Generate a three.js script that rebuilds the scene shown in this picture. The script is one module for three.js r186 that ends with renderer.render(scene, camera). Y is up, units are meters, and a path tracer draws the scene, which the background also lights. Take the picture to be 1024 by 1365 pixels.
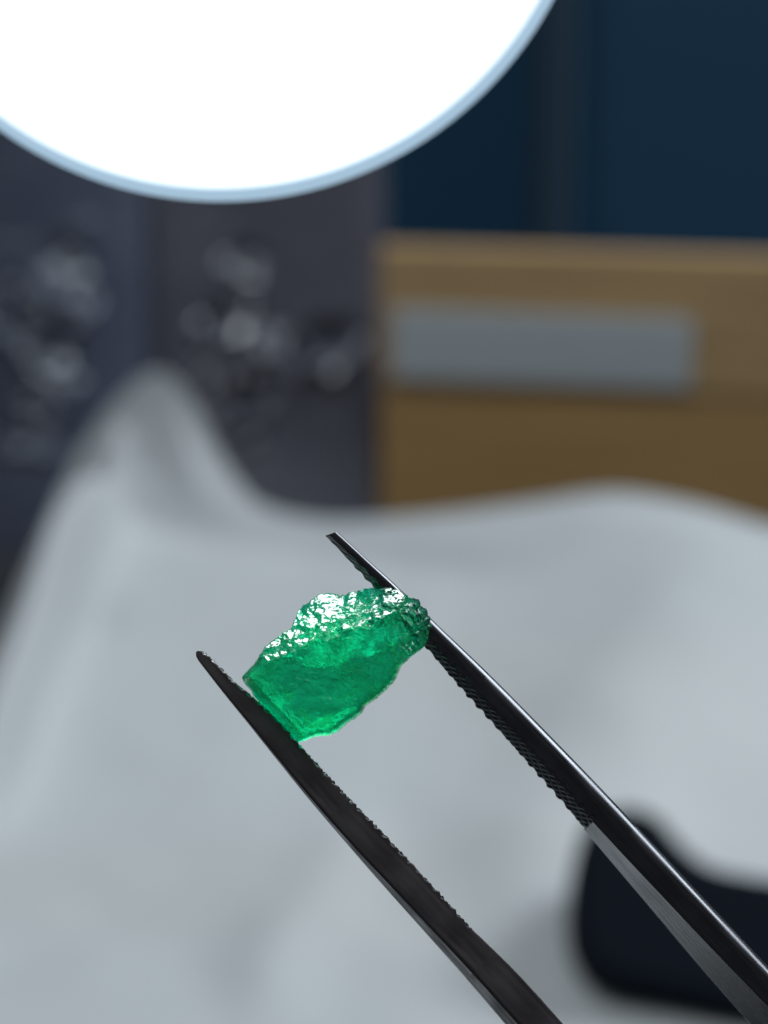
import * as THREE from 'three';
import { ImprovedNoise } from 'three/addons/math/ImprovedNoise.js';
import { mergeGeometries, mergeVertices } from 'three/addons/utils/BufferGeometryUtils.js';
import { RoundedBoxGeometry } from 'three/addons/geometries/RoundedBoxGeometry.js';
import { RectAreaLightUniformsLib } from 'three/addons/lights/RectAreaLightUniformsLib.js';

// ---------------------------------------------------------------- camera, light, exposure
const scene = new THREE.Scene();
scene.background = new THREE.Color().setRGB(0.042, 0.042, 0.048);
const FOV = 21.88, PITCH = -22 * Math.PI / 180, FOCUS = 0.1;
const camera = new THREE.PerspectiveCamera(FOV, 768 / 1024, 0.005, 20);
camera.position.set(0, 0.24, 0);
camera.rotation.set(PITCH, 0, 0);
camera.focus = FOCUS;                       // the stone is 10 cm from the lens
camera.userData.fStop = 53;                 // an aperture of about 1.7 mm, as in a phone
camera.updateMatrixWorld(true);
scene.add(camera);
const renderer = new THREE.WebGLRenderer({ antialias: true });
renderer.setSize(768, 1024);
renderer.toneMapping = THREE.LinearToneMapping;
renderer.toneMappingExposure = 1;
renderer.shadowMap.enabled = true;
RectAreaLightUniformsLib.init();
// soft light of the room, from overhead
const room = new THREE.RectAreaLight(new THREE.Color(0.86, 0.95, 1.0), 5.2, 0.9, 0.7);
room.name = 'room_light';
room.position.set(-0.2, 1.5, 0.05);
room.lookAt(0, 0, -0.55);
scene.add(room);
// a window high up on the right, beyond the table
const windowLight = new THREE.RectAreaLight(new THREE.Color(0.86, 0.94, 1.0), 9.5, 0.55, 0.55);
windowLight.name = 'window_light';
windowLight.position.set(0.78, 0.78, -0.64);
windowLight.lookAt(0, 0.15, -0.15);
scene.add(windowLight);

// ---------------------------------------------------------------- helpers
const TAN = Math.tan(FOV * Math.PI / 360), HW = 1024, HH = 1365;
const MM = 2 * TAN * 100 / HH;              // millimetres per photograph pixel at the focus distance
const V = (x, y, z) => new THREE.Vector3(x, y, z);
const ray = (px, py) => V((px - HW / 2) * 2 * TAN / HH, (HH / 2 - py) * 2 * TAN / HH, -1).applyQuaternion(camera.quaternion);
const at = (px, py, depth) => ray(px, py).multiplyScalar(depth).add(camera.position);
const onPlaneY = (px, py, y) => { const r = ray(px, py); return r.multiplyScalar((y - camera.position.y) / r.y).add(camera.position); };
const onPlaneZ = (px, py, z) => { const r = ray(px, py); return r.multiplyScalar(z / r.z).add(camera.position); };
let seedV = 7;
const rnd = () => { seedV = (seedV * 1664525 + 1013904223) % 4294967296; return seedV / 4294967296; };
const perlin = new ImprovedNoise();
const N3 = (x, y, z) => perlin.noise(x + 100.3, y + 57.7, z + 31.1);
const fbm = (x, y, z, o = 4) => { let a = 0, k = 1, f = 1; for (let i = 0; i < o; i++) { a += k * N3(x * f, y * f, z * f); k *= 0.5; f *= 2.03; } return a; };
const ridged = (x, y, z, o = 4) => { let a = 0, k = 1, f = 1; for (let i = 0; i < o; i++) { a += k * (1 - 2 * Math.abs(N3(x * f, y * f, z * f))); k *= 0.5; f *= 2.1; } return a; };
const clamp = (x, a = 0, b = 1) => Math.min(b, Math.max(a, x));
const sm = (a, b, x) => { const t = clamp((x - a) / (b - a)); return t * t * (3 - 2 * t); };
const lerp = (a, b, t) => a + (b - a) * t;
const hash3 = (x, y, z) => { const s = Math.sin(x * 127.1 + y * 311.7 + z * 74.7) * 43758.5453; return s - Math.floor(s); };
// distance to, and a random height for, the nearest of a jittered grid of points: flat chips
function chips(x, y, z) {
  let best = 9, tilt = 0; const xi = Math.floor(x), yi = Math.floor(y), zi = Math.floor(z);
  for (let i = -1; i < 2; i++) for (let j = -1; j < 2; j++) for (let k = -1; k < 2; k++) {
    const a = xi + i, b = yi + j, c = zi + k, h = hash3(a, b, c), h2 = hash3(a + 17, b, c), h3 = hash3(a, b + 29, c);
    const dx = a + h - x, dy = b + h2 - y, dz = c + h3 - z, d = dx * dx + dy * dy + dz * dz;
    if (d < best) { best = d; tilt = (h - 0.5) * dx + (h2 - 0.5) * dy + (h3 - 0.5) * dz + 0.5 * (hash3(a, b, c + 41) - 0.5); }
  }
  return tilt;
}
const pw = (pts) => (x) => {                 // monotone-ish interpolation through points [x, y]
  if (x <= pts[0][0]) { const [a, b] = pts; return a[1] + (x - a[0]) * (b[1] - a[1]) / (b[0] - a[0]); }
  const n = pts.length;
  if (x >= pts[n - 1][0]) { const a = pts[n - 2], b = pts[n - 1]; return b[1] + (x - b[0]) * (b[1] - a[1]) / (b[0] - a[0]); }
  let i = 0; while (x > pts[i + 1][0]) i++;
  const p0 = pts[Math.max(0, i - 1)], p1 = pts[i], p2 = pts[i + 1], p3 = pts[Math.min(n - 1, i + 2)], h = p2[0] - p1[0], t = (x - p1[0]) / h;
  const m1 = (p2[1] - p0[1]) / (p2[0] - p0[0]) * h, m2 = (p3[1] - p1[1]) / (p3[0] - p1[0]) * h, t2 = t * t, t3 = t2 * t;
  return (2 * t3 - 3 * t2 + 1) * p1[1] + (t3 - 2 * t2 + t) * m1 + (-2 * t3 + 3 * t2) * p2[1] + (t3 - t2) * m2;
};
function tag(o, label, category, group, kind) {
  if (label) o.userData.label = label;
  if (category) o.userData.category = category;
  if (group) o.userData.group = group;
  if (kind) o.userData.kind = kind;
  return o;
}
function part(name, geo, mat, parent) {
  const m = new THREE.Mesh(geo, mat); m.name = name; m.castShadow = m.receiveShadow = true; parent.add(m); return m;
}
// a grid of (nu + 1) x (nv + 1) points; fn(u, v) gives a Vector3; optional colour and uv
function grid(nu, nv, fn, { color, uv, closeU = false } = {}) {
  const P = [], C = [], U = [], I = [];
  for (let j = 0; j <= nv; j++) for (let i = 0; i <= nu; i++) {
    const u = i / nu, v = j / nv, p = fn(u, v); P.push(p.x, p.y, p.z);
    if (color) C.push(...color(u, v, p));
    if (uv) U.push(...uv(u, v, p)); else U.push(u, v);
  }
  for (let j = 0; j < nv; j++) for (let i = 0; i < nu; i++) {
    const a = j * (nu + 1) + i, b = a + 1, c = a + nu + 1, d = c + 1; I.push(a, b, c, b, d, c);
  }
  const g = new THREE.BufferGeometry();
  g.setAttribute('position', new THREE.Float32BufferAttribute(P, 3));
  g.setAttribute('uv', new THREE.Float32BufferAttribute(U, 2));
  if (color) g.setAttribute('color', new THREE.Float32BufferAttribute(C, 3));
  g.setIndex(I); g.computeVertexNormals(); return g;
}
function tex(w, h, fn, srgb, rx = 1, ry = 1) {  // fn(u, v) -> [r, g, b] in 0..1
  const d = new Uint8Array(w * h * 4);
  for (let j = 0; j < h; j++) for (let i = 0; i < w; i++) { const c = fn(i / w, j / h), k = 4 * (j * w + i); for (let q = 0; q < 3; q++) d[k + q] = clamp(c[q]) * 255; d[k + 3] = 255; }
  const t = new THREE.DataTexture(d, w, h); t.magFilter = THREE.LinearFilter; t.minFilter = THREE.LinearMipmapLinearFilter; t.generateMipmaps = true;
  t.wrapS = t.wrapT = THREE.RepeatWrapping; t.repeat.set(rx, ry); if (srgb) t.colorSpace = THREE.SRGBColorSpace; t.needsUpdate = true; return t;
}
const lin = (r, g, b) => new THREE.Color().setRGB(r, g, b);
const std = (o) => new THREE.MeshStandardMaterial(o);
const phy = (o) => new THREE.MeshPhysicalMaterial(o);

// ---------------------------------------------------------------- the setting: tabletop and wall
const tableMat = std({ color: lin(0.018, 0.02, 0.026), roughness: 0.75 });
const table = part('table_top', new RoundedBoxGeometry(1.6, 0.03, 1.5, 3, 0.006), tableMat, scene);
table.position.set(0, -0.0225, -0.62);
tag(table, 'dark table top under the white cloth', 'table', null, 'structure');
const wallMat = std({ color: lin(0.011, 0.068, 0.140), roughness: 0.7 });
const wall = part('wall', new THREE.BoxGeometry(0.9, 0.9, 0.04), wallMat, scene);
wall.position.set(0, 0.3, -0.76); tag(wall, 'dark blue wall behind the wooden box', 'wall', null, 'structure');
{
  const c = onPlaneZ(738, 150, -0.735);
  const post = part('wall_post', new RoundedBoxGeometry(0.012, 0.9, 0.03, 2, 0.003), std({ color: lin(0.026, 0.060, 0.100), roughness: 0.8 }), scene);
  post.position.set(c.x, 0.3, -0.741); tag(post, 'narrow brown upright post on the dark blue wall', 'post', null, 'structure');
}

// ---------------------------------------------------------------- white cloth
{
  const top = pw([[-420, 1700], [-260, 1420], [-120, 1090], [-50, 950], [0, 845], [40, 755], [80, 660], [120, 582], [165, 525], [208, 500], [250, 530], [300, 620], [340, 672], [420, 697], [520, 697], [620, 688], [720, 675], [822, 662], [920, 679], [1024, 706], [1200, 740], [1500, 765]]);
  const HZ = -0.555;
  const surf = (a, r) => {                   // where the cloth lies: flat on the table, rising towards its raised far edge
    const flat = onPlaneY(a, r, 0.003), zEnd = HZ + 0.00002 * (a - 500);
    const k = 0.03, d = (flat.z - zEnd) / k, z = r < 150 ? zEnd : Math.max(flat.z, -3) - zEnd;
    const soft = flat.y > 1 || d < -30 ? 0 : k * Math.log(1 + Math.exp(clamp(d, -30, 30)));
    return onPlaneZ(a, r, zEnd + soft);
  };
  const fn = (u, v) => {
    const a = lerp(-420, 1500, u), t = top(a), bottom = Math.max(1560, t + 60);
    if (v > 0.86) {                          // over the edge and down behind
      const w = (v - 0.86) / 0.14, e = surf(a, t), ang = Math.min(w * 2, 1) * Math.PI / 2, R = 0.006;
      const p = e.clone(); p.z -= R * Math.sin(ang) + Math.max(0, w - 0.5) * 0.01; p.y += -R * (1 - Math.cos(ang)) - Math.max(0, w - 0.5) * 2 * Math.max(0.001, e.y - R + 0.004);
      return p;
    }
    const w = (v - 0.12) / 0.74, r = lerp(bottom, t, Math.max(0, w)), p = surf(a, r);
    if (w < 0) p.z += -w * 0.68;
    const q = 1 - sm(0.9, 1, w) * 0.8;
    let h = 0.0020 * fbm(p.x * 16 + 3, 1.5, p.z * 16, 3) + 0.0006 * ridged(p.x * 18 + p.z * 4, 4.2, p.z * 12 - p.x * 3, 2);
    // long soft folds: one down the left border, one slanting under the far edge, a raised swell at the right
    const fold = (x0, y0, x1, y1, wd, am) => { const dx = x1 - x0, dy = y1 - y0, L = Math.hypot(dx, dy), s = ((a - x0) * dx + (r - y0) * dy) / L / L, dist = ((a - x0) * dy - (r - y0) * dx) / L; return am * Math.exp(-dist * dist / wd / wd) * sm(-0.2, 0.15, s) * sm(1.2, 0.85, s); };
    h += fold(185, 575, 60, 900, 24, 0.006) + fold(125, 730, -20, 1100, 26, 0.016) + fold(150, 690, 640, 770, 30, -0.004) + fold(340, 700, 1000, 690, 40, 0.003) + fold(222, 500, 255, 660, 16, 0.004) + fold(170, 530, 190, 640, 15, -0.005) + fold(120, 640, 165, 640, 30, 0.004) + fold(700, 1250, 1000, 760, 150, 0.008) + fold(330, 1365, 480, 1130, 60, 0.002) + fold(80, 690, 130, 860, 30, -0.003);
    p.y += q * (h + 0.003);
    return p;
  };
  const stain = (u, v, p) => {
    const k = 0.56 + 0.025 * fbm(p.x * 9, 8.1, p.z * 9, 3), warm = 0.10 * sm(0.05, 0.3, fbm(p.x * 7 + 2, 3.3, p.z * 12 + 1, 2));
    return [k * 0.965, k * (1 - 0.1 * warm), k * (1.015 - 0.3 * warm)];
  };
  const m = phy({ color: 0xffffff, vertexColors: true, roughness: 0.9, sheen: 0.3, sheenRoughness: 0.6, side: THREE.DoubleSide });
  const cloth = part('cloth', grid(300, 300, fn, { color: stain }), m, scene);
  tag(cloth, 'rumpled white cloth spread over the table with a raised corner at the left', 'cloth');
}

// ---------------------------------------------------------------- wooden box with a pale label
{
  const box = new THREE.Group(); box.name = 'wooden_box'; scene.add(box);
  const D = 0.648, c = at(800, 690, D), S = 2 * TAN * D / HH;      // metres per pixel there
  box.position.copy(c); box.position.y = -0.007; box.rotation.y = -0.1;
  const wood = (base, dark, seed, sx) => tex(256, 256, (u, v) => {
    const g = 0.5 + 0.5 * fbm(u * 3 + seed, v * 26, 0.3, 4), ring = 0.5 + 0.5 * Math.sin(26 * v + 5 * fbm(u * 2 + seed, v * 3, 2, 3)), k = clamp(0.55 * g + 0.45 * ring);
    return [0, 1, 2].map(i => lerp(dark[i], base[i], k));
  }, true);
  const upper = std({ map: wood([0.80, 0.66, 0.47], [0.68, 0.55, 0.38], 1), roughness: 0.62 });
  const lower = std({ map: wood([0.80, 0.64, 0.42], [0.70, 0.55, 0.35], 9), roughness: 0.62 });
  const x0 = (505 - 800) * S, x1 = (1330 - 800) * S, W = x1 - x0, cx = (x0 + x1) / 2;
  const yOf = (py) => onPlaneZ(800, py, c.z).y - box.position.y;
  const yT = yOf(336), yM = yOf(528);
  const mk = (name, w, h, d, x, y, z, m, parent = box) => { const g = part(name, new RoundedBoxGeometry(w, h, d, 3, Math.min(0.0012, d * 0.3)), m, parent); g.position.set(x, y, z); return g; };
  mk('plank', W, yT - yM - 0.0004, 0.004, cx, (yT + yM) / 2, -0.002, upper);
  mk('plank', W, yM, 0.004, cx, yM / 2, -0.0028, lower).name = 'plank_001';
      mk('back_board', W - 0.01, yT - 0.012, 0.006, cx, yT / 2 - 0.004, -0.0082, lower);
  const lab = mk('label_strip', (912 - 522) * S, (514 - 418) * S, 0.0012, (717 - 800) * S, yOf(466), 0.0007, std({ color: lin(0.50, 0.54, 0.56), roughness: 0.55 }));
  lab.rotation.z = -0.006;
  tag(box, 'brown wooden box front with a pale blank strip across it, behind the cloth', 'wooden box');
}

// ---------------------------------------------------------------- dark crumpled bags at the left
{
  const bag = (name, x0, x1, topPy, z, lean, seed, blobs, color, ior) => {
    const g = new THREE.Group(); g.name = name; scene.add(g);
    const a = onPlaneZ(x0, 690, z), b = onPlaneZ(x1, 690, z), w = b.x - a.x;
    g.position.set((a.x + b.x) / 2, -0.007, z);
    const H = onPlaneZ((x0 + x1) / 2, topPy, z).y + 0.007, S = -2 * TAN * z / Math.cos(PITCH) / HH;
    const pts = blobs.map(([px, py, r, am]) => { const p = onPlaneZ(px, py, z); return [p.x - g.position.x, p.y - g.position.y, r * S, am]; });
    const front = (u, v) => {
      const x = (u - 0.5) * w, y = v * H;
      let h = 0.010 * Math.sqrt(clamp(1 - Math.pow(Math.abs(2 * u - 1), 6))) + 0.002 * fbm(x * 20 + seed, y * 16, seed, 3) * sm(0, 0.12, u) * sm(1, 0.94, u) + 0.0003 * chips(x * 90 + seed, y * 90, 1);
      for (const [bx, by, r, am] of pts) { const dx = (x - bx) / r, dy = (y - by) / r, q = dx * dx + dy * dy; h += -am * r * dy * Math.exp(-q * q * 0.5); }
      return V(x, y, h - lean * y);
    };
    const m = phy({ color, roughness: 0.30, ior });
    part('front_sheet', grid(220, 220, front), m, g);
    part('back_sheet', grid(24, 24, (u, v) => { const f = front(1 - u, v), e = Math.min(1, 6 * Math.min(u, 1 - u)); return V((0.5 - u) * w, v * H, lerp(f.z, -lean * v * H - 0.035 * (1 - v), e)); }), m, g);
    return g;
  };
  const scatter = (n, cs) => Array.from({ length: n }, (_, i) => { const [cx, cy, r] = cs[i % cs.length], a = rnd() * 6.283, d = Math.sqrt(rnd()) * r; return [cx + d * Math.cos(a), cy + d * Math.sin(a), 7 + 9 * rnd(), 0.9 + 0.9 * rnd()]; });
  const A = bag('plastic_bag', -330, 200, 150, -0.60, 0.32, 3.1,
    [[80, 385, 30, 0.9], [100, 420, 22, 0.8], [65, 490, 26, 0.8], [-60, 420, 34, 0.8], ...scatter(26, [[85, 390, 45], [60, 500, 45], [30, 570, 35], [20, 430, 50]])], lin(0.060, 0.072, 0.112), 1.9);
  tag(A, 'dark crumpled plastic bag at the far left edge, its left side out of sight', 'plastic bag');
  const B = bag('plastic_bag_001', 170, 516, 100, -0.612, 0.30, 8.7,
    [[322, 365, 18, 0.9], [300, 450, 22, 1.0], [442, 474, 26, 1.4], [462, 464, 18, 1.4], [335, 540, 22, 1.1], ...scatter(64, [[320, 370, 24], [305, 450, 42], [345, 435, 36], [438, 472, 22], [335, 535, 42], [400, 470, 40], [285, 490, 34], [310, 470, 50]])], lin(0.072, 0.074, 0.100), 2.3);
  tag(B, 'dark crumpled plastic bag with pale glints, beside the left end of the wooden box', 'plastic bag');
}

// ---------------------------------------------------------------- small black case on the cloth
{
  const g = new THREE.Group(); g.name = 'black_case'; scene.add(g);
  const base = onPlaneY(900, 1290, 0.015), D = base.clone().sub(camera.position).dot(V(0, 0, -1).applyQuaternion(camera.quaternion)), S = 2 * TAN * D / HH;
  g.position.copy(base); g.quaternion.copy(camera.quaternion); g.rotateX(-0.45);
  const pt = (x, y) => new THREE.Vector2((x - 907) * S, (1290 - y) * S * 1.11);
  const out = new THREE.Shape(new THREE.SplineCurve([[778, 1150], [800, 1102], [850, 1084], [893, 1096], [925, 1132], [962, 1160], [1024, 1174], [1100, 1184], [1180, 1210], [1196, 1300], [1180, 1372], [1100, 1366], [1000, 1344], [900, 1322], [812, 1300], [782, 1266], [772, 1210], [778, 1150]].map(p => pt(...p))).getPoints(120));
  const body = new THREE.ExtrudeGeometry(out, { depth: 0.012, bevelEnabled: true, bevelThickness: 0.003, bevelSize: 0.0025, bevelOffset: -0.0025, bevelSegments: 4, curveSegments: 12 });
  body.translate(0, 0, -0.014);
  const m = phy({ color: lin(0.006, 0.009, 0.015), roughness: 0.8, specularIntensity: 0.15 });
  part('body', body, m, g);
  tag(g, 'small black rounded case with one raised corner lying on the white cloth', 'case');
}

// ---------------------------------------------------------------- round lamp
{
  const g = new THREE.Group(); g.name = 'round_lamp'; scene.add(g);
  const D = 0.1235, S = 2 * TAN * D / HH, R = 507 * S;
  g.position.copy(at(291, -242, D)); g.quaternion.copy(camera.quaternion); g.rotateX(0.04);
  const lathe = (pts) => { const l = new THREE.LatheGeometry(pts.map(p => new THREE.Vector2(p[0] * R, p[1] * R)), 160); l.rotateX(Math.PI / 2); return l; };
  const glow = std({ color: 0x000000, emissive: lin(0.93, 0.97, 1), emissiveIntensity: 4.5, roughness: 0.4 });
  const edge = std({ color: lin(0.3, 0.35, 0.4), emissive: lin(0.36, 0.52, 0.66), emissiveIntensity: 1, roughness: 0.35 });
  const shell = std({ color: lin(0.5, 0.52, 0.55), roughness: 0.35 });
  part('diffuser', lathe([[0.001, 0.012], [0.5, 0.008], [0.9, 0.002], [0.96, -0.004]]), glow, g);
  part('inner_rim', lathe([[0.952, -0.006], [0.954, 0.004], [0.970, 0.0115]]), std({ color: lin(0.3, 0.35, 0.4), emissive: lin(0.80, 0.92, 1.0), roughness: 0.35 }), g);
  part('rim', lathe([[0.970, 0.0105], [0.972, 0.012], [0.988, 0.008], [0.998, -0.008], [1, -0.03], [0.998, -0.06]]), edge, g);
  part('housing', lathe([[0.997, -0.061], [0.99, -0.12], [0.93, -0.22], [0.7, -0.30], [0.3, -0.34], [0.001, -0.345]]), shell, g);
  const arm = new THREE.TubeGeometry(new THREE.CatmullRomCurve3([V(0, 0, -0.33 * R), V(0, 0.1 * R, -0.6 * R), V(0, 0.8 * R, -1.0 * R), V(0, 2.2 * R, -1.1 * R), V(0.3 * R, 5 * R, -0.9 * R)]), 48, 0.0028, 16);
  part('flexible_arm', arm, std({ color: lin(0.05, 0.05, 0.06), roughness: 0.4, metalness: 0.6 }), g);
  const light = new THREE.RectAreaLight(lin(0.93, 0.97, 1), 13, 1.5 * R, 1.5 * R);
  light.name = 'lamp_light'; light.position.set(0, 0, 0.02 * R); light.rotation.y = Math.PI; g.add(light);
  tag(g, 'glowing round white lamp with a pale blue rim above the stone', 'lamp');
}

// ---------------------------------------------------------------- tweezers
const camFrame = (o, ox, oy, oz) => { o.position.copy(at(ox, oy, 0.1 - oz / 1000)); o.quaternion.copy(camera.quaternion); const k = (100 - oz) / 100; o.userData.origin = V((ox - 512) * MM * k, (682.5 - oy) * MM * k, oz); };
const pxmm = (px, py, z) => { const k = (100 - z) / 100; return V((px - 512) * MM * k, (682.5 - py) * MM * k, z); };
{
  const tw = new THREE.Group(); tw.name = 'tweezers'; scene.add(tw);
  camFrame(tw, 2380, 2960, 0); const O = tw.userData.origin; delete tw.userData.origin;
  const scratch = tex(512, 512, (u, v) => { const s = 0.5 + 0.3 * fbm(u * 5, v * 70, 1.1, 3) + 0.25 * fbm(u * 30, v * 30, 4.4, 3); return [s, s, s]; }, false);
  const rough = tex(256, 256, (u, v) => { const s = 0.62 + 0.3 * fbm(u * 3, v * 50, 7.7, 4) * 0.6 + 0.12 * fbm(u * 5, v * 5, 2.2, 3); return [s, s, s]; }, false);
  const steel = phy({ color: lin(0.125, 0.128, 0.138), metalness: 1, roughness: 0.43, roughnessMap: rough, bumpMap: scratch, bumpScale: 0.0000008 });
  const duskySteel = phy({ color: lin(0.19, 0.175, 0.175), metalness: 1, roughness: 0.74, roughnessMap: rough });
  const jawSteel = phy({ color: lin(0.12, 0.125, 0.13), metalness: 1, roughness: 0.35 });
  const arm = (P0, A, side, innerPts, outerPts, band, zNear, blade, jaw, teeth) => {
    // l runs along the arm, w across it (positive towards upper right), both in photograph pixels at the focus distance
    const W = [-A[1] * -1, -A[0]];           // perpendicular, upper right
    const lw = ([x, y]) => [(x - P0[0]) * A[0] + (y - P0[1]) * A[1], (x - P0[0]) * W[0] + (y - P0[1]) * W[1]];
    const I = pw(innerPts.map(lw)), S = pw(outerPts.map(lw)), L0 = 0, L1 = 3000, bend = 930;
    const list = []; for (let l = 0; l < 30; l += 1.5) list.push(l); for (let l = 30; l < bend; l += 1.6) list.push(l); for (let l = bend; l <= L1; l += 23) list.push(l);
    const body = { P: [], U: [], I: [] }, nIn = 26, rings = [];
    for (const l of list) {
      const lc = Math.min(l, bend), sN = side;  // +1 upper arm (outer side at +w), -1 lower arm
      const wi = I(lc), wo = S(lc), T = Math.max(3, sN * (wo - wi)) * MM, b = blade(lc) + sm(bend, 2000, l) * 4.2 - sm(2000, 3000, l) * 2.4;
      const sr = clamp(band(lc) * MM / b, 0.02, 0.5), cr = Math.sqrt(1 - sr * sr), Tt = T * (1 + (sN > 0 ? 0.5 : 0.1) * (cr + sr - 1)) / cr;
      const join = sm(bend + 100, L1 - 150, l), shift = -sN * join * (118 - 0.5 * 24);
      // near-inner corner
      const w0 = wi * MM, z0 = zNear(lc) + (b - blade(lc)) * 0.5;
      const ro = sN > 0 ? Math.min(0.5 * Tt, 0.4 * b) : Math.min(0.13 * Tt, 0.15 * b), ri = Math.min(0.05, 0.2 * Tt);
      const ring = [];
      const put = (t, q) => {               // t: from inner to outer; q: from near edge back
        const w = w0 + sN * t * cr - q * sr, z = z0 - q * cr - sN * t * sr * sN * (sN > 0 ? 1 : -1);
        const sl = sN > 0 ? (w - w0) / MM * 0.45 * clamp(1 - l / 30) : 0;
        const X = P0[0] + A[0] * (l + sl) + W[0] * (w / MM + shift), Y = P0[1] + A[1] * (l + sl) + W[1] * (w / MM + shift);
        ring.push(pxmm(X, Y, z).sub(O).multiplyScalar(0.001));
      };
      // tip rounding: shrink the section over the first pixels
      const tip = sN < 0 && l < 6 ? Math.sqrt(clamp(1 - Math.pow(1 - l / 6, 2), 0.12, 1)) : 1, c0 = (1 - tip) * Tt * 0.5, TT = Tt * tip;
      const inner = (q) => { const d = teeth(l, q) * sm(jaw[0], jaw[0] + 5, l) * sm(jaw[1], jaw[1] - 2.5, l) ; return c0 + d; };
      for (let i = 0; i <= nIn; i++) { const q = ri + (b - 2 * ri) * i / nIn; put(inner(q), q); }                                            // inner face, near to far
      for (let i = 1; i <= 4; i++) { const th = i / 4 * Math.PI / 2; put(inner(b - ri) + ri * (1 - Math.cos(th)), b - ri + ri * Math.sin(th)); }          // far inner corner
      for (let i = 0; i <= 6; i++) { const th = i / 6 * Math.PI / 2; put(c0 + TT - ro * tip + ro * tip * Math.sin(th), b - ro + ro * Math.cos(th)); } // far outer corner
      for (let i = 1; i < 6; i++) put(c0 + TT, b - ro + (2 * ro - b) * i / 6);
      for (let i = 0; i <= 12; i++) { const th = i / 12 * Math.PI / 2; put(c0 + TT - ro * tip + ro * tip * Math.cos(th), ro - ro * Math.sin(th)); }   // near outer corner, rounded
      for (const k of [0.2, 0.4, 0.6, 0.76, 0.86]) put(c0 + lerp(TT - ro * tip, 0.16, k / 0.86 * (TT > 0.4 ? 1 : 0.5)), 0);
      put(lerp(inner(ri), c0 + TT - ro * tip, 0.08) + ri, 0);
      for (let i = 0; i < 3; i++) { const th = i / 3 * Math.PI / 2; put(inner(ri) + ri * (1 - Math.sin(th)), ri * (1 - Math.cos(th))); }
      rings.push({ l, ring });
    }
    const n = rings[0].ring.length, pos = [], uv = [], bodyI = [], jawI = [];
    rings.forEach(({ l, ring }) => ring.forEach((p, i) => { pos.push(p.x, p.y, p.z); uv.push(l * MM / 8, i / n * 0.7); }));
    for (let j = 0; j + 1 < rings.length; j++) for (let i = 0; i < n; i++) {
      const a = j * n + i, b = j * n + (i + 1) % n, c = a + n, d = b + n, tri = side > 0 ? [a, c, b, b, c, d] : [a, b, c, b, d, c];
      (i < nIn && rings[j].l >= jaw[0] && rings[j].l < jaw[1] ? jawI : bodyI).push(...tri.map(k => k + (i < nIn + 4 ? 0 : i < nIn + 31 ? 1e7 : 2e7)));
    }
    for (const [j, f] of [[0, 1], [rings.length - 1, -1]]) {  // end caps
      const c = V(0, 0, 0); rings[j].ring.forEach(p => c.add(p)); c.multiplyScalar(1 / n); const k = pos.length / 3; pos.push(c.x, c.y, c.z); uv.push(0, 0);
      for (let i = 0; i < n; i++) { const a = j * n + i, b = j * n + (i + 1) % n; bodyI.push(...(f * side > 0 ? [k, a, b] : [k, b, a])); }
    }
    const make = (idx) => {
      let g; const map = new Map(), p2 = [], u2 = [], i2 = idx.map(key => { const i = key % 1e7; if (!map.has(key)) { map.set(key, map.size); p2.push(pos[3 * i], pos[3 * i + 1], pos[3 * i + 2]); u2.push(uv[2 * i], uv[2 * i + 1]); } return map.get(key); });
      g = new THREE.BufferGeometry(); g.setAttribute('position', new THREE.Float32BufferAttribute(p2, 3)); g.setAttribute('uv', new THREE.Float32BufferAttribute(u2, 2)); g.setIndex(i2); g.computeVertexNormals(); return g;
    };
    const m = part('arm', make(bodyI), side > 0 ? steel : duskySteel, tw);
    part('serrated_jaw', make(jawI), jawSteel, m);
    return m;
  };
  const up = arm([440, 711], [0.69, 0.7238], 1,
    [[438, 712], [464, 737], [508, 783], [573, 855], [627, 915], [683, 975], [733, 1031], [792, 1097], [879, 1190], [951, 1266], [1024, 1341]],
    [[452, 711], [489, 745], [528, 780], [590, 839], [656, 902], [742, 989], [820, 1070], [917, 1174], [1024, 1288]],
    pw([[0, 5], [40, 7], [100, 9], [240, 12], [330, 14], [490, 15.5], [600, 20], [780, 30], [930, 38]]), (l) => -0.25 - l * 0.0002, pw([[0, 0.7], [60, 1.0], [250, 1.6], [500, 2.2], [930, 3.5]]), [3, 520],
    (l, q) => { const a = l * MM / 0.55 + 0.55 * q, c = q / 0.66; return (-0.03 + 0.14 * lerp(0.4, 1, sm(10, 150, l))) * (0.5 - 0.25 * (Math.cos(2 * Math.PI * (a + c)) + Math.cos(2 * Math.PI * (a - c)))) + 0.012 * N3(l * 0.2, q * 9, 3); });
  up.name = 'arm';
  const lo = arm([263, 868], [0.677, 0.736], -1,
    [[268, 866], [285, 882], [308, 905.5], [340, 933], [377, 968], [411, 1007], [450, 1049], [509, 1110], [566, 1170], [625, 1234], [643, 1251], [692.5, 1300], [755, 1369]],
    [[262, 874], [266, 881], [298, 922], [335, 967], [374, 1015], [424, 1075], [481, 1138], [567, 1229], [630, 1296], [692, 1365]],
    pw([[0, 1], [40, 1], [200, 2.5], [300, 4], [420, 8], [560, 12], [680, 15], [900, 22]]), (l) => 0.45 - l * 0.0002, pw([[0, 0.6], [60, 1.1], [250, 1.7], [500, 2.3], [930, 3.0]]), [3, 522],
    (l, q) => { const a = l * MM / 0.46, c = q / 0.62; return -0.05 + 0.09 * (0.5 - 0.25 * (Math.cos(2 * Math.PI * (a + c)) + Math.cos(2 * Math.PI * (a - c)))) + 0.06 * N3(l * 0.13, q * 5, 9) + 0.05 * N3(l * 0.30, q * 9, 2); });
  lo.name = 'arm_001';
  tag(tw, 'dark steel tweezers with serrated tips gripping the green stone', 'tweezers');
}

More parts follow.
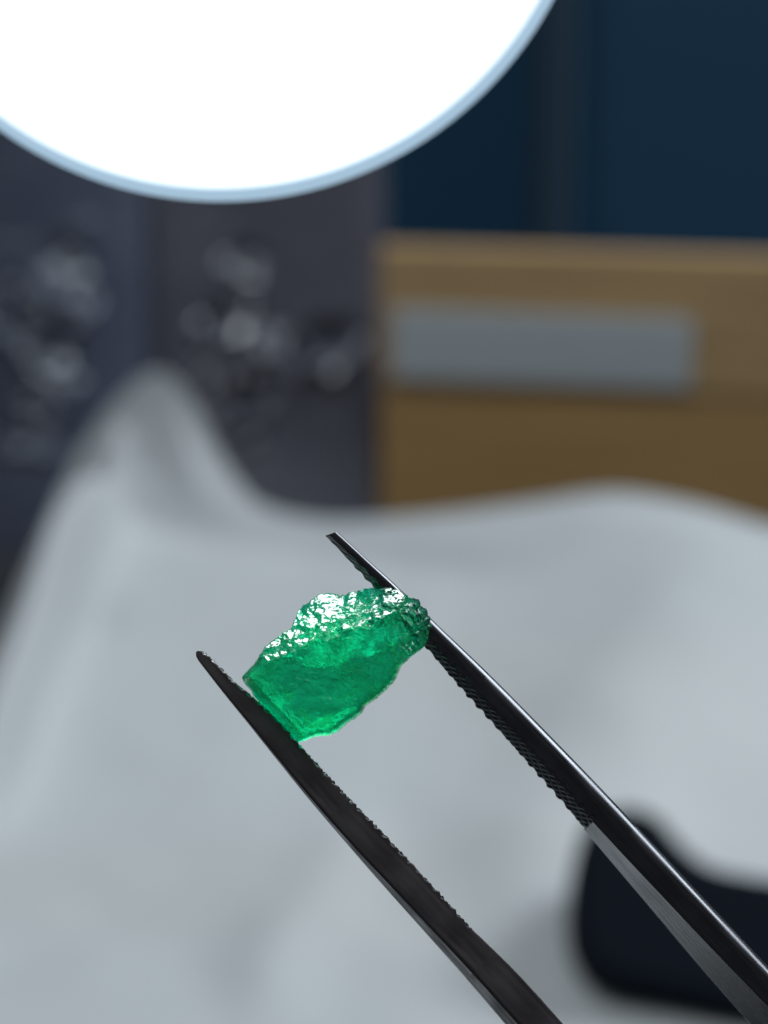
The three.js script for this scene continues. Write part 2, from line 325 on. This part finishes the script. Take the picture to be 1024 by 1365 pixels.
// ---------------------------------------------------------------- the green stone
{
  const stone = new THREE.Group(); stone.name = 'gemstone'; scene.add(stone);
  const CX = 452, CY = 886; camFrame(stone, CX, CY, 0); delete stone.userData.origin;
  const Z = [[70, 495], [100, 465], [135, 425], [160, 380], [182, 345], [225, 315], [260, 290], [300, 262], [315, 235], [335, 185], [375, 155], [420, 120], [450, 112], [495, 112], [520, 125], [560, 110], [605, 98], [635, 88], [680, 88], [735, 84], [780, 82], [810, 100], [850, 126], [877, 132], [900, 165], [935, 210], [937, 240], [925, 300], [910, 345], [880, 370], [840, 400], [808, 430], [795, 460], [775, 500], [740, 540], [690, 585], [640, 620], [625, 650], [590, 680], [555, 700], [510, 740], [470, 755], [430, 757], [390, 765], [355, 785], [324, 787], [292, 754], [243, 703], [194, 653], [144, 597], [106, 545]];
  const K = 300 / 1024 * MM, out = Z.map(([x, y]) => [((300 - CX) + x * 300 / 1024) * MM, -((760 - CY) + y * 300 / 1024) * MM]);
  // outline resampled by angle
  const edge = (th) => {
    const dx = Math.cos(th), dy = Math.sin(th); let best = 0.2;
    for (let i = 0; i < out.length; i++) {
      const [ax, ay] = out[i], [bx, by] = out[(i + 1) % out.length], ex = bx - ax, ey = by - ay, den = dx * ey - dy * ex;
      if (Math.abs(den) < 1e-9) continue;
      const t = (ax * ey - ay * ex) / den, s = (ax * dy - ay * dx) / den;
      if (t > 0 && s >= -1e-6 && s <= 1 + 1e-6) best = Math.max(best, t);
    }
    return best;
  };
  const smin = (a, b, k) => { const h = clamp(0.5 + 0.5 * (b - a) / k); return lerp(b, a, h) - k * h * (1 - h); };
  const zmid = (x, y) => -1.0 + 1.15 * sm(1.2, 3.2, x - 0.15 * y);
  const ridge = (x) => 1.30 + 0.33 * x + 0.20 * N3(x * 1.1, 2.2, 0) - 0.25 * sm(-1.2, -2.6, x);
  const frontZ = (x, y) => {
    const zf = 1.55 + 0.05 * x + 0.10 * y + 0.10 * fbm(x * 0.55 + 4, y * 0.55, 2.5, 2);
    const d = (y - ridge(x)) * 0.95;
    const dn = d + 0.14 * N3(x * 2.0, y * 1.5, 5) + 0.09 * N3(x * 3.1, y * 2.6, 7) + 0.05 * N3(x * 6, y * 6, 3), topP = zf - 2.0 * (Math.min(dn, 0.26) + 0.3 * clamp(dn - 0.26, 0, 0.16) + Math.max(0, dn - 0.42));
    const left = 0.45 + 2.7 * (((x + 3.72) * 0.70 + (y + 0.52) * 0.66));     // the steep clean face against the lower jaw
    const right = zf - 0.95 * ((x - 1.95) * 0.94 + (y - 0.9) * 0.16);
    const low = zf + 0.9 * ((y + 1.9) * 0.8 - (x - 0.2) * 0.55 + 0.35);
    return smin(smin(smin(zf, topP, 0.18), smin(right, left, 0.05), 0.08), low, 0.3);
  };
  const NT = 620, NR = 150, ED = []; for (let i = 0; i <= NT; i++) { const th = i / NT * 2 * Math.PI; ED.push(edge(th) * (1 + 0.012 * fbm(Math.cos(th) * 14, Math.sin(th) * 14, 1, 3) + 0.022 * sm(0.1, 0.5, Math.sin(th)) * fbm(Math.cos(th) * 22, Math.sin(th) * 22, 5, 3))); }
  const P = [], C = [], U = [], I = [];
  const rad = (v) => 1 - Math.pow(1 - v, 1.35);   // rings closer together near the outline
  const add = (i, j, back) => {
    const th = i / NT * 2 * Math.PI, s = rad(j / NR), R = ED[i % NT] * s, x = Math.cos(th) * R, y = Math.sin(th) * R;
    const ex = Math.cos(th) * ED[i % NT], ey = Math.sin(th) * ED[i % NT], zm = lerp(zmid(ex, ey), frontZ(ex, ey) - 0.15, sm(0.15, 0.4, ey - ridge(ex)) * sm(3.0, 2.4, ex)), e = Math.pow(clamp(1 - Math.pow(s, 26)), 0.42);
    let z;
    const crust = sm(-0.12, 0.18, y - ridge(x) + 0.12 * N3(x * 3, y * 3, 8)), rt = sm(1.9, 2.8, x + 0.1 * N3(x * 2, y * 2, 3));
    if (!back) {
      const rough = crust * (0.05 * ridged(x * 1.3, y * 2.6, 1, 3) + 0.10 * chips(x * 1.9, y * 3.6, 2) + 0.055 * chips(x * 3.4, y * 8, 5) + 0.024 * chips(x * 8, y * 16, 7) + 0.012 * fbm(x * 7, y * 12, 1, 2))
        + rt * (1 - crust) * (0.10 * ridged((x + 0.5 * y) * 3.4, (y - 0.5 * x) * 0.9, 6, 3) + 0.16 * chips((x + 0.5 * y) * 5.5, (y - 0.5 * x) * 2.2, 4))
        + (1 - crust) * (1 - 0.5 * rt) * (0.028 * fbm(x * 1.3, y * 2.2, 7, 4) + 0.020 * chips(x * 1.6, y * 2.6, 9) + 0.012 * ridged((x + y) * 3.5, (y - x) * 1.4, 2, 2));
      z = lerp(zm, Math.max(zm + 0.1, frontZ(x, y)) + rough, e);
    } else z = zm - e * (1.35 + 0.25 * fbm(x * 0.7, y * 0.7, 11, 3) + 0.10 * chips(x * 1.7, y * 1.7, 3) + 0.03 * ridged(x * 4, y * 4, 9, 2)) * lerp(1, 0.55, sm(1.2, 3, x)) * lerp(1, clamp((1 - s) * 3.2 + 0.06), sm(0.3, 0.75, -0.62 * Math.cos(th) - 0.78 * Math.sin(th)));
    P.push(x * (100 - z) / 100, y * (100 - z) / 100, z);
    U.push(x / 16 + 0.25 + (back ? 0.5 : 0), y / 8 + 0.5);
    const cl = 1 - 0.22 * sm(0.1, 0.55, fbm(x * 0.8 + 7, y * 0.8, back ? 4 : 2, 3)) - 0.08 * sm(0, 0.5, fbm(x * 3, y * 3, 6, 3));
    C.push(lerp(0.62, 1, 1) * cl, cl, cl);
  };
  for (let b = 0; b < 2; b++) for (let j = 0; j <= NR; j++) for (let i = 0; i <= NT; i++) add(i, j, b);
  const off = (NR + 1) * (NT + 1);
  for (let b = 0; b < 2; b++) for (let j = 0; j < NR; j++) for (let i = 0; i < NT; i++) {
    const a = b * off + j * (NT + 1) + i, c = a + NT + 1; I.push(...(b ? [a, a + 1, c, a + 1, c + 1, c] : [a, c, a + 1, a + 1, c, c + 1]));
  }
  let g = new THREE.BufferGeometry();
  g.setAttribute('position', new THREE.Float32BufferAttribute(P, 3)); g.setAttribute('uv', new THREE.Float32BufferAttribute(U, 2)); g.setAttribute('color', new THREE.Float32BufferAttribute(C, 3)); g.setIndex(I);
  g = mergeVertices(g, 1e-4); g.scale(0.001, 0.001, 0.001); g.computeVertexNormals();
  const rmap = tex(512, 256, (u, v) => {
    const back = u > 0.5, x = (u - (back ? 0.75 : 0.25)) * 16, y = (v - 0.5) * 8, k = sm(-0.15, 0.1, y - ridge(x));
    const r = back ? 0.62 : lerp(0.25 + 0.08 * fbm(x * 2, y * 2, 3, 3), 0.19, k); return [r, r, r];
  }, false);
  const m = phy({ color: lin(0.04, 1.0, 0.74), vertexColors: true, transmission: 0.945, thickness: 0.003, ior: 1.58, roughness: 1, roughnessMap: rmap, attenuationColor: lin(0.003, 0.74, 0.26), attenuationDistance: 0.0075 });
  part('stone_body', g, m, stone);
  // fine healed cracks inside the stone
  const veil = phy({ color: lin(0.45, 1, 0.8), transmission: 1, thickness: 0, roughness: 0.5, ior: 1.3, side: THREE.DoubleSide });
  for (const [x, y, z, r, ax, ay, sd, flat = 0.55] of [[-1.9, -1.1, 0.5, 0.7, 0.9, -0.7, 1], [-0.5, -2.05, -0.1, 0.8, 0.3, 0.3, 3.4, 0.3], [1.7, 0.5, 0.4, 0.6, 0.4, 0.9, 4], [0.5, -1.0, 0.5, 0.7, 0.8, 0.8, 6], [-2.55, -1.5, 0.0, 1.25, 0.15, 0.25, -0.84, 0.16], [-1.2, -1.9, 0.2, 0.6, 0.5, -0.4, 2.3, 0.4]]) {
    const f = part('inner_crack', grid(48, 12, (u, v) => { const th = u * 2 * Math.PI, q = v * r * (0.7 + 0.5 * N3(Math.cos(th) * 1.5 + sd * 3, Math.sin(th) * 1.5, sd)); return V(q * Math.cos(th), flat * q * Math.sin(th), 0.10 * fbm(q * Math.cos(th) * 2 + sd, q * Math.sin(th) * 2, sd, 3)).multiplyScalar(0.001); }), veil, stone);
    f.position.set(x * 0.001, y * 0.001, z * 0.001); f.rotation.set(ax, ay, sd);
  }
  tag(stone, 'rough translucent green gemstone held between the tweezer tips', 'gemstone');
}

renderer.render(scene, camera);
